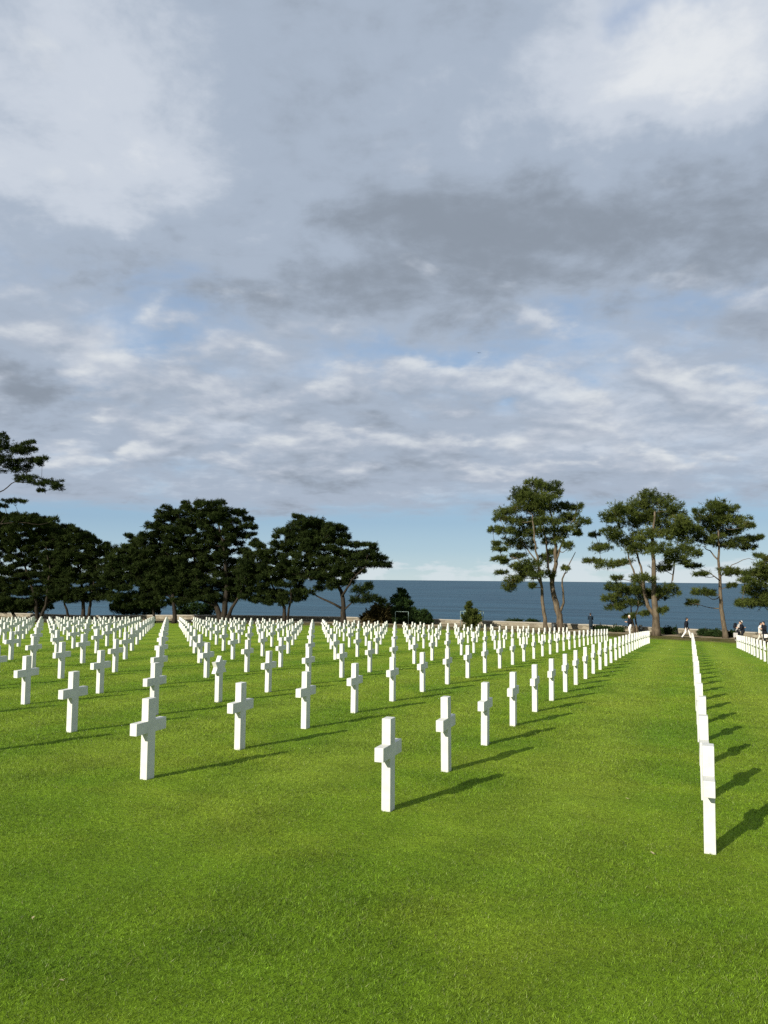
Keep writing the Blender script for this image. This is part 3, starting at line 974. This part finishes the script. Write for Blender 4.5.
dark_tree('dense dark tree filling the left edge below the open pine', 38, 71.5,
          [(-34, 540), (-20, 516), (0, 512), (15, 514), (40, 515), (52, 525), (60, 540), (64, 560), (62, 592), (42, 606), (10, 611), (-20, 611), (-38, 590)],
          [([(38, 613), (36, 600), (28, 575), (20, 545)], .25, .06), ([(42, 613), (47, 600), (50, 570), (45, 540)], .2, .05), ([(8, 613), (6, 600), (0, 570)], .2, .05)], 100, 3.2)
dark_tree('domed dark tree with a close pair of trunks, second from the left edge', 86, 73.0,
          [(50, 560), (55, 538), (66, 526), (78, 527), (95, 538), (110, 548), (118, 560), (117, 584), (104, 598), (76, 601), (56, 600)],
          [([(83, 613), (83, 600), (80, 575), (76, 545)], .26, .06), ([(90, 613), (91, 600), (95, 575), (100, 555)], .22, .05), ([(62, 613), (64, 600), (60, 580)], .16, .04)], 110, 3.0)
dark_tree('low brownish dark tree with a paler straight trunk at the end of the grass lane', 174, 68.5,
          [(106, 585), (110, 562), (118, 552), (128, 545), (150, 550), (175, 560), (195, 575), (200, 596), (182, 604), (150, 607), (120, 605)],
          [([(174.5, 621), (174, 605), (172, 585), (166, 562)], .24, .06), ([(150, 614), (152, 600), (148, 580)], .14, .04), ([(172, 598), (150, 585), (130, 570)], .10, .03)], 120, 3.0)
dark_tree('largest dark tree with a wide domed crown over spreading low stems', 223, 71.0,
          [(128, 555), (132, 535), (140, 538), (150, 536), (152, 528), (160, 522), (166, 510), (180, 506), (195, 500), (205, 503), (218, 497), (224, 508), (238, 508), (250, 520), (254, 540), (248, 558), (252, 580), (242, 598), (214, 602), (190, 598), (160, 590), (140, 575)],
          [([(222, 618), (216, 606), (206, 590), (196, 565), (190, 535)], .34, .06), ([(224, 618), (225, 604), (227, 580), (224, 550), (218, 520)], .34, .06), ([(226, 617), (234, 604), (242, 592), (246, 575)], .24, .05), ([(215, 606), (200, 600), (182, 592)], .14, .04), ([(231, 614), (232, 606), (238, 599)], .12, .04)], 130, 4.2, tuft=135)
dark_tree('middle sized dark tree leaning between the two larger domed trees', 285.5, 72.0,
          [(238, 572), (248, 549), (258, 543), (270, 549), (285, 556), (297, 572), (301, 588), (305, 600), (285, 603), (262, 603), (243, 598)],
          [([(285.5, 619), (284, 607), (276, 597), (268, 575)], .24, .05), ([(286.5, 612), (291, 598), (290, 580)], .15, .04), ([(278, 599), (262, 594)], .08, .03)], 140, 2.6)
dark_tree('wind-swept dark tree whose flat crown reaches right over the sea', 343, 71.5,
          [(275, 548), (277, 534), (290, 524), (300, 516), (315, 519), (330, 523), (345, 527), (353, 543), (375, 545), (388, 558), (391, 566), (365, 570), (358, 573), (350, 583), (330, 588), (318, 582), (300, 577), (285, 562)],
          [([(343.5, 619), (343.5, 605), (342, 592), (333, 580), (325, 555)], .30, .06), ([(342, 596), (352, 580), (366, 566)], .14, .04), ([(341, 608), (328, 601), (313, 594), (305, 590)], .13, .04), ([(345, 609), (352, 602), (362, 592)], .10, .03), ([(333, 582), (310, 570), (295, 555)], .12, .04)], 150, 3.2,
          extra=list_pads([(360, 590, 8, 5), (372, 598, 9, 5), (383, 602, 5, 4), (357, 600, 6, 4), (368, 586, 5, 4), (318, 588, 7, 3), (308, 592, 6, 3)], *I1, 69.3, 151, 1.0), tuft=130)


# --- shrubs
def shrub(name, label, px, Y, items, leaf, seed, depth=0.8, cat='shrub', group=None, blade=0.22, width=0.05, tuft=190):
    f = foot(px, Y)
    pads = list_pads(items, *I1, Y, seed, depth)
    st = ([f, f + np.array([0.03, 0, 0.35]), f + np.array([0.0, 0.05, 0.8])], 0.06, 0.02)
    tree(name, label, f, [st], pads, leaf, M['dark_bark'], seed, group, tuft, cat, blade, width, 0.02, ('stem', 'foliage'))


shrub('shrub', 'rounded brownish shrub beside the wall under the wind-swept tree', 381, 75.2, [(382, 622, 11, 4), (370, 616, 8, 6), (378, 612, 9, 8), (388, 611, 9, 8), (384, 618, 10, 6), (394, 616, 7, 7)], M['dry_bush'], 201)
shrub('conifer', 'small dark pointed conifer standing over the shrubs by the wall', 402, 75.0, [(402, 622, 8, 5), (402, 592, 4, 4), (401, 598, 7, 4), (403, 603, 9, 4), (402, 609, 9, 5), (402, 616, 8, 5), (395, 601, 4, 3), (409, 603, 4, 3)], M['bush'], 202, cat='conifer')
shrub('shrub', 'dark green mound of shrub right of the pointed conifer', 419, 75.2, [(420, 623, 11, 4), (413, 613, 7, 6), (422, 614, 6, 5), (428, 618, 4, 4), (417, 619, 9, 4)], M['bush'], 203)
shrub('shrub', 'round green bush inside the pale metal frame, with a knob on top', 471, 72.5, [(469, 604, 2, 2), (469.5, 609.5, 4, 3), (471, 615, 6.5, 5), (467, 620, 5, 5), (475, 620, 5, 5), (471, 626, 7.5, 5), (472.5, 612, 4.5, 3)], M['needles'], 204, 0.6)
EDGE = 'low plants along the sea wall'
for k, (px, w, hgt_, lab) in enumerate([(600, 8, 3.0, 'low dark hedge plant before the wall, left of the small pine'), (616, 9, 3.2, 'low dark hedge plant beside the stem of the small pine'),
                                        (667, 9, 4.0, 'low leafy hedge plant just right of the broad pine trunk'), (705, 7, 3.5, 'low hedge plant before the wall between the edge-on row and lone pine'),
                                        (716, 7, 3.5, 'low hedge plant close left of the lone pine trunk'), (733, 6, 3.0, 'low hedge plant at the right foot of the lone pine')]):
    y0 = 629 + (px - 600) * 0.035
    shrub('hedge_plant', lab, px, 74.8, [(px - w * .5, y0, w * .6, hgt_), (px + w * .4, y0 - .6, w * .6, hgt_), (px, y0 + 1, w * .7, hgt_)], M['bush'], 210 + k, 0.4, group=EDGE, blade=0.13, width=0.035)
for k, (px, py, lab) in enumerate([(514, 620.5, 'small sprig of scrub showing over the wall, left of its twin'), (530, 620.7, 'small sprig of scrub showing over the wall near the pine trunks')]):
    shrub('scrub_plant', lab, px, 78.0, [(px, py, 7, 1.6), (px + 3, py + 2.5, 6, 2)], M['bush'], 230 + k, 0.4, group='scrub on the cliff edge', blade=0.13, width=0.035)
for k, (px, w, lab) in enumerate([(20, 30, 'dark undergrowth beneath the dense tree at the left edge'), (135, 22, 'dark undergrowth left of the paler straight trunk'), (196, 18, 'dark undergrowth between paler trunk and the largest dark tree')]):
    shrub('shrub', lab, px, 78.0, [(px + (q - 2) * w * .4, 605 + (q % 2) * 2 + px * .02, w * .3, 7) for q in range(5)], M['bush'], 240 + k, 1.2, group='undergrowth behind the wall on the left', tuft=150)


# ------------------------------------------------------------------ sea wall, frames, bins
def build_wall():
    root = empty('stone_wall', (0, 76.3, gz(0, 76.3)))
    prop(root, 'long low rubble stone wall with pale coping along the cliff edge', 'wall')
    b0 = np.array(root.location)
    xs = np.linspace(-112, 46, 317)
    rj_ = random.Random(3)

    def strip(y0, y1, za, zb, jit):
        s = Shape(); vs = []
        for x in xs:
            g0 = gz(x, 76.3); j = rj_.uniform(-jit, jit)
            vs += [(x, y0, g0 + za), (x, y1, g0 + za), (x, y1, g0 + zb + j), (x, y0, g0 + zb + j)]
        vs = [tuple(np.array(v) - b0) for v in vs]
        fs = []
        for q in range(len(xs) - 1):
            a_ = 4 * q; c_ = a_ + 4
            for k in range(4):
                k2 = (k + 1) % 4; fs.append((a_ + k, c_ + k, c_ + k2, a_ + k2))
        fs.append((0, 1, 2, 3)); e_ = 4 * (len(xs) - 1); fs.append((e_ + 3, e_ + 2, e_ + 1, e_))
        s.add(vs, fs); return s
    strip(76.05, 76.55, -0.5, 0.40, 0.0).build('wall_body', M['stone'], root)
    strip(76.0, 76.6, 0.403, 0.50, 0.012).build('coping', M['coping'], root)


build_wall()


def metal_frame(label, pxl, pxr, pyt, Y, mat, double):
    f = foot((pxl + pxr) / 2, Y)
    root = empty('metal_frame', f); prop(root, label, 'metal frame')
    a_ = at_y(pxl, pyt, Y); b_ = at_y(pxr, pyt, Y)
    ww = abs(b_[0] - a_[0]) / 2; hh = a_[2] - f[2]
    for dy in ((-0.55, 0.55) if double else (0,)):
        for sx in (-1, 1):
            s = Shape(); s.tube([(sx * ww, dy, -0.1), (sx * ww, dy, hh * .5), (sx * ww, dy, hh)], [0.024] * 3, 8); s.build('post', mat, root, True)
        s = Shape(); s.tube([(-ww, dy, hh), (0, dy, hh), (ww, dy, hh)], [0.024] * 3, 8); s.build('top_rail', mat, root, True)
    if double:
        for sx in (-1, 1):
            s = Shape(); s.tube([(sx * ww, -.55, hh), (sx * ww, .55, hh)], [0.02] * 2, 8); s.build('side_rail', mat, root, True)
    return root


metal_frame('thin pale metal hoop frame standing before the dark shrub mound', 395.5, 408.5, 611.5, 73.5, M['pale_metal'], False)
metal_frame('wide pale metal cage frame standing around the round green bush', 462, 482, 611, 72.5, M['pale_metal'], True)


def bin_(label, px, Y, hgt_, rad):
    f = foot(px, Y); root = empty('litter_bin', f); prop(root, label, 'bin', 'dark bins along the wall path')
    s = Shape(); s.tube([(0, 0, 0), (0, 0, .04), (0, 0, hgt_ * .5), (0, 0, hgt_ - .08)], [rad * .9, rad, rad, rad * 1.02], 16); s.build('body', M['dark_metal'], root, True)
    s = Shape(); s.tube([(0, 0, hgt_ - .078), (0, 0, hgt_ - .04), (0, 0, hgt_ - .03), (0, 0, hgt_)], [rad * 1.12, rad * 1.12, rad * .9, rad * .5], 16); s.build('lid', M['dark_metal'], root, True)


bin_('dark bin at the foot of the forked pine trunk', 553.5, 72.5, 0.75, 0.2)
bin_('dark bin between the small pine and the broad pine trunk', 640, 72.6, 0.85, 0.15)


# ------------------------------------------------------------------ people
def fuse(shape, name, voxel=0.011, smooth=5):
    me = shape.mesh(name)
    o = bpy.data.objects.new(name + '_work', me); COL.objects.link(o)
    r = o.modifiers.new('r', 'REMESH'); r.mode = 'VOXEL'; r.voxel_size = voxel; r.use_smooth_shade = True
    s = o.modifiers.new('s', 'SMOOTH'); s.iterations = smooth; s.factor = 0.5
    dg = bpy.context.evaluated_depsgraph_get(); dg.update()
    out = bpy.data.meshes.new_from_object(o.evaluated_get(dg)); out.name = name
    bpy.data.objects.remove(o); bpy.data.meshes.remove(me)
    return out


def capsule(s, pts, rad, n=12):
    s.tube(pts, rad, n)
    for q, r in zip(pts, rad): s.ball(q, r, n, 8)


def person(label, px, Y, facing, top, trousers, hair, stride=0.0, bend=0.0, arm='down', height=1.72, head_turn=0.0, coat=False):
    """faces local +Y, turned by `facing`; stride = half step in metres; bend = forward lean of the trunk in radians"""
    f = foot(px, Y)
    k = height / 1.72
    root = empty('person', f, facing); root.scale = (k, k, k)
    prop(root, label, 'person')
    V3 = lambda *a_: np.array(a_, float)
    hip = V3(0, 0, 0.92 - 0.10 * stride)
    lean = lambda y, z: V3(0, y * math.cos(bend) + z * math.sin(bend), z * math.cos(bend) - y * math.sin(bend))
    chest = hip + lean(0, .34); neck = hip + lean(0.0, .53); head = hip + lean(.03, .70)
    L = {}
    for s_, sx in ((1, -1), (-1, 1)):
        fy = stride * s_
        hj = hip + V3(.09 * sx, 0, -.04)
        an = V3(.10 * sx, fy, .09 + (0.05 if (s_ < 0 and stride > .1) else 0))
        kn = (hj + an) / 2 + V3(0, .05 + abs(stride) * .12, .02)
        L[sx] = (hj, kn, an)
    A = {}
    for sx in (-1, 1):
        sh = hip + lean(0, .47) + V3(.185 * sx, 0, 0)
        if arm == 'down':
            el = sh + V3(.05 * sx, -.03 - .12 * stride * sx, -.29); wr = el + V3(.0, .10 - .25 * stride * sx, -.24)
        elif arm == 'front':
            el = sh + V3(.04 * sx, .06, -.28); wr = el + V3(-.10 * sx, .22, .05)
        else:
            el = sh + V3(.06 * sx, .10, -.25); wr = el + V3(-.06 * sx, .15, .20 if sx > 0 else -.12)
        A[sx] = (sh, el, wr)
    # body, one fused surface
    b = Shape()
    capsule(b, [hip, hip + lean(0, .16), chest, hip + lean(0, .46)], [.145, .125, .15, .12])
    capsule(b, [hip + lean(0, .44), neck, head + lean(0, -.06) - hip + hip - lean(0, 0)], [.07, .055, .055])
    b.ball(head, (.078, .098, .115), 16, 12)
    b.ball(head + lean(.095, -.015) * 1.0, (.014, .022, .022), 8, 6)          # nose
    b.ball(head + lean(.075, -.075), (.03, .025, .03), 8, 6)                 # chin and jaw
    for sx in (-1, 1): b.ball(head + V3(.08 * sx, -.005, -.005), (.012, .024, .034), 8, 6)   # ears
    for sx in (-1, 1):
        sh, el, wr = A[sx]
        capsule(b, [sh, (sh + el) / 2, el, (el + wr) / 2, wr], [.058, .05, .041, .038, .028])
        d_ = (wr - el) / np.linalg.norm(wr - el)
        palm = wr + d_ * .055
        capsule(b, [wr, palm, wr + d_ * .085], [.028, .038, .034], 10)
        side = np.cross(d_, V3(1, 0, 0)); side /= np.linalg.norm(side) + 1e-9
        for q, ln in zip((-1.5, -.5, .5, 1.5), (.062, .078, .083, .07)):
            o_ = wr + d_ * .09 + side * .019 * q
            capsule(b, [o_, o_ + d_ * ln * .55, o_ + d_ * ln + V3(-.02 * sx, 0, -.005)], [.0105, .0095, .008], 7)
        capsule(b, [wr + d_ * .03 + side * .03, wr + d_ * .06 + side * .062, wr + d_ * .095 + side * .066], [.014, .012, .009], 7)
        hj, kn, an = L[sx]
        capsule(b, [hj, (hj + kn) / 2, kn, (kn + an) / 2, an], [.09, .078, .058, .056, .04])
        capsule(b, [an + V3(0, -.03, -.04), an + V3(0, .06, -.05), an + V3(0, .15, -.06)], [.04, .042, .032])
    link_mesh('body', fuse(b, 'body'), M['skin'], root)
    t = Shape()
    capsule(t, [hip + lean(0, -.04), hip + lean(0, .16), chest, hip + lean(0, .44)], [.165, .155, .175, .14])
    t.ball(hip + lean(0, .44), (.2, .12, .09), 12, 8)
    if coat:
        capsule(t, [hip + V3(0, 0, -.35), hip], [.19, .165])
    for sx in (-1, 1):
        sh, el, wr = A[sx]
        capsule(t, [sh, (sh + el) / 2, el, (el + wr) / 2, el + (wr - el) * .93], [.072, .064, .054, .05, .042])
    link_mesh('jacket', fuse(t, 'jacket', .013), M[top], root)
    tr = Shape()
    capsule(tr, [hip + lean(0, -.03), hip + lean(0, .05)], [.155, .15])
    for sx in (-1, 1):
        hj, kn, an = L[sx]
        capsule(tr, [hj, (hj + kn) / 2, kn, (kn + an) / 2, an + V3(0, 0, .0)], [.108, .095, .075, .068, .058])
    link_mesh('trousers', fuse(tr, 'trousers', .013), M[trousers], root)
    for sx in (-1, 1):
        an = L[sx][2]; sh_ = Shape()
        capsule(sh_, [an + V3(0, -.045, -.045), an + V3(0, .06, -.052), an + V3(0, .165, -.058)], [.046, .048, .036])
        link_mesh('shoe', fuse(sh_, 'shoe', .011), M['dark_hair'] if trousers != 'black_cloth' else M['grey_cloth'], root)
    hr = Shape()
    hr.ball(head + lean(-.018, .03), (.09, .10, .103), 16, 12); hr.ball(head + lean(-.05, -.03), (.078, .065, .08), 12, 9)
    link_mesh('hair', fuse(hr, 'hair', .012, 3), M[hair], root)
    eyes = Shape()
    for sx in (-1, 1): eyes.ball(head + V3(.03 * sx, 0, 0) + lean(.089, .012), (.011, .008, .008), 8, 6)
    eyes.build('eyes', M['dark_hair'], root, True)
    return root


person('person in a dark coat standing by the sea wall left of the small pine', 590.5, 74.2, 0.3, 'navy_cloth', 'navy_cloth', 'dark_hair', 0.0, 0.15, 'front', 1.66, coat=True)
person('pale-haired person in black top and white trousers standing by the small pine', 629.5, 70.3, PI / 2 + .5, 'black_cloth', 'white_cloth', 'white_hair', 0.04, 0.04, 'front', 1.74)
person('dark-haired person in black top and white trousers striding along the wall path', 685.5, 70.0, -PI / 2 + .15, 'black_cloth', 'white_cloth', 'dark_hair', 0.34, 0.06, 'down', 1.76)
person('stooped person in a pale grey jacket carrying a dark backpack', 737.0, 70.0, -PI / 2 - .35, 'grey_cloth', 'black_cloth', 'white_hair', 0.14, 0.38, 'front', 1.74)
person('person dressed all in black bending close beside the pale grey jacket', 741.8, 69.6, PI / 2 + .3, 'black_cloth', 'black_cloth', 'dark_hair', 0.10, 0.22, 'front', 1.70)
person('person in white clothes behind the short row of crosses at the right edge', 759.2, 69.2, -PI / 2 - .25, 'white_cloth', 'cream_cloth', 'dark_hair', 0.26, 0.05, 'down', 1.66)
person('dark-haired person in black holding something white at the right edge', 763.6, 68.8, PI / 2 + .6, 'black_cloth', 'black_cloth', 'dark_hair', 0.08, 0.08, 'front', 1.74)


def bag(name, label, px, Y, z, size, mat, cat, rz=0.0):
    f = foot(px, Y)
    root = empty(name, (f[0], f[1], f[2] + z), rz); prop(root, label, cat)
    w, d, h_ = size
    s = Shape(); s.box(-w / 2, w / 2, -d / 2, d / 2, 0, h_); s.build('bag_body', mat, root, bevel=min(size) * .3)
    s = Shape(); s.box(-w * .32, w * .32, -d / 2 - .06, -d / 2 + .012, h_ * .1, h_ * .55); s.build('pocket', mat, root, bevel=.02)
    for sx in (-1, 1):
        s = Shape(); s.tube([(sx * w * .28, d / 2 - .01, h_ * .92), (sx * w * .3, d / 2 + .05, h_ * .7), (sx * w * .28, d / 2 + .05, h_ * .3), (sx * w * .28, d / 2 - .01, h_ * .1)], [.018] * 4, 6)
        s.build('strap', mat, root, True)


bag('backpack', 'dark backpack on the back of the stooped person', 734.4, 70.0, 1.02, (.32, .17, .46), M['black_cloth'], 'backpack', -PI / 2 - .35)
bag('carrier_bag', 'pale bag held low beside the stooped person in grey', 734.6, 69.7, 0.30, (.34, .14, .40), M['grey_cloth'], 'bag', .2)
bag('carrier_bag', 'small white bag held by the person in black at the right edge', 764.8, 68.6, 0.45, (.28, .12, .30), M['white_cloth'], 'bag', .2)


# ------------------------------------------------------------------ small things
def gull():
    q = CAM + sight(479, 353) * 150.0
    root = empty('bird', q, 0.6); prop(root, 'tiny dark bird gliding high in front of the clouds', 'bird')
    s = Shape()
    s.tube([(0, -.19, 0), (0, -.12, .005), (0, 0, .01), (0, .10, .008), (0, .16, .012), (0, .20, .005)], [.008, .035, .05, .038, .03, .006], 10)
    for sx in (-1, 1):
        vs = [(0, .06, .015), (0, -.06, .012), (sx * .20, .10, .09), (sx * .20, -.01, .085), (sx * .46, .02, .05), (sx * .45, -.02, .048)]
        top_ = [(x, y, z + .012) for x, y, z in vs]
        s.add(vs + top_, [(0, 2, 3, 1), (2, 4, 5, 3), (6, 7, 9, 8), (8, 9, 11, 10), (0, 6, 8, 2), (2, 8, 10, 4), (1, 3, 9, 7), (3, 5, 11, 9), (4, 10, 11, 5)])
    s.add([(-.03, -.17, 0), (.03, -.17, 0), (.05, -.27, 0), (-.05, -.27, 0), (-.03, -.17, .01), (.03, -.17, .01), (.05, -.27, .01), (-.05, -.27, .01)],
          [(0, 1, 2, 3), (7, 6, 5, 4), (0, 4, 5, 1), (1, 5, 6, 2), (2, 6, 7, 3), (3, 7, 4, 0)])
    s.build('body', M['dark_metal'], root, True)


gull()


def ground_hit(px, py):
    d = sight(px, py)
    t = 1.0
    for _ in range(4000):
        q = CAM + d * t
        if q[2] < gz(q[0], q[1]): break
        t += 0.01
    return q


def leaf(label, px, py, size, rz):
    q = ground_hit(px, py)
    n = 9; vs = []; fs = []
    for k in range(n):
        y = -.5 + k / (n - 1); w = .28 * math.sin(PI * (k / (n - 1)) ** .8)
        for sx in (-1, 0, 1):
            vs.append((sx * w * size, y * size, (.10 * abs(sx) * w * 3 + .12 * y * y) * size))
    for k in range(n - 1):
        for c in range(2):
            a_ = 3 * k + c; fs.append((a_, a_ + 1, a_ + 4, a_ + 3))
    m = len(vs); vs = vs + [(x, y, z + .002) for x, y, z in vs]
    fs = [f[::-1] for f in fs] + [tuple(i + m for i in f) for f in fs]
    s = Shape(); s.add(vs, fs); s.tube([(0, -.5 * size, .01), (0.01, -.72 * size, .004)], [.0016, .001], 5)
    o = s.build('fallen_leaf', M['leaf_litter'])
    o.location = (q[0], q[1], gz(q[0], q[1]) + 0.022); o.rotation_euler = (.25, .1, rz)
    prop(o, label, 'leaf', 'fallen leaves on the lawn')


leaf('dry tan leaf on the grass between the front cross and the edge-on row', 652, 856, .04, .7)
leaf('tiny pale leaf on the grass at the lower left', 61, 985, .026, 2.1)
leaf('small pale leaf on the open grass lane beyond the tan leaf', 627, 801, .036, 1.3)
leaf('pale leaf on the grass near the left edge below the crosses', 33, 922, .024, .2)
bpy.context.view_layer.update()
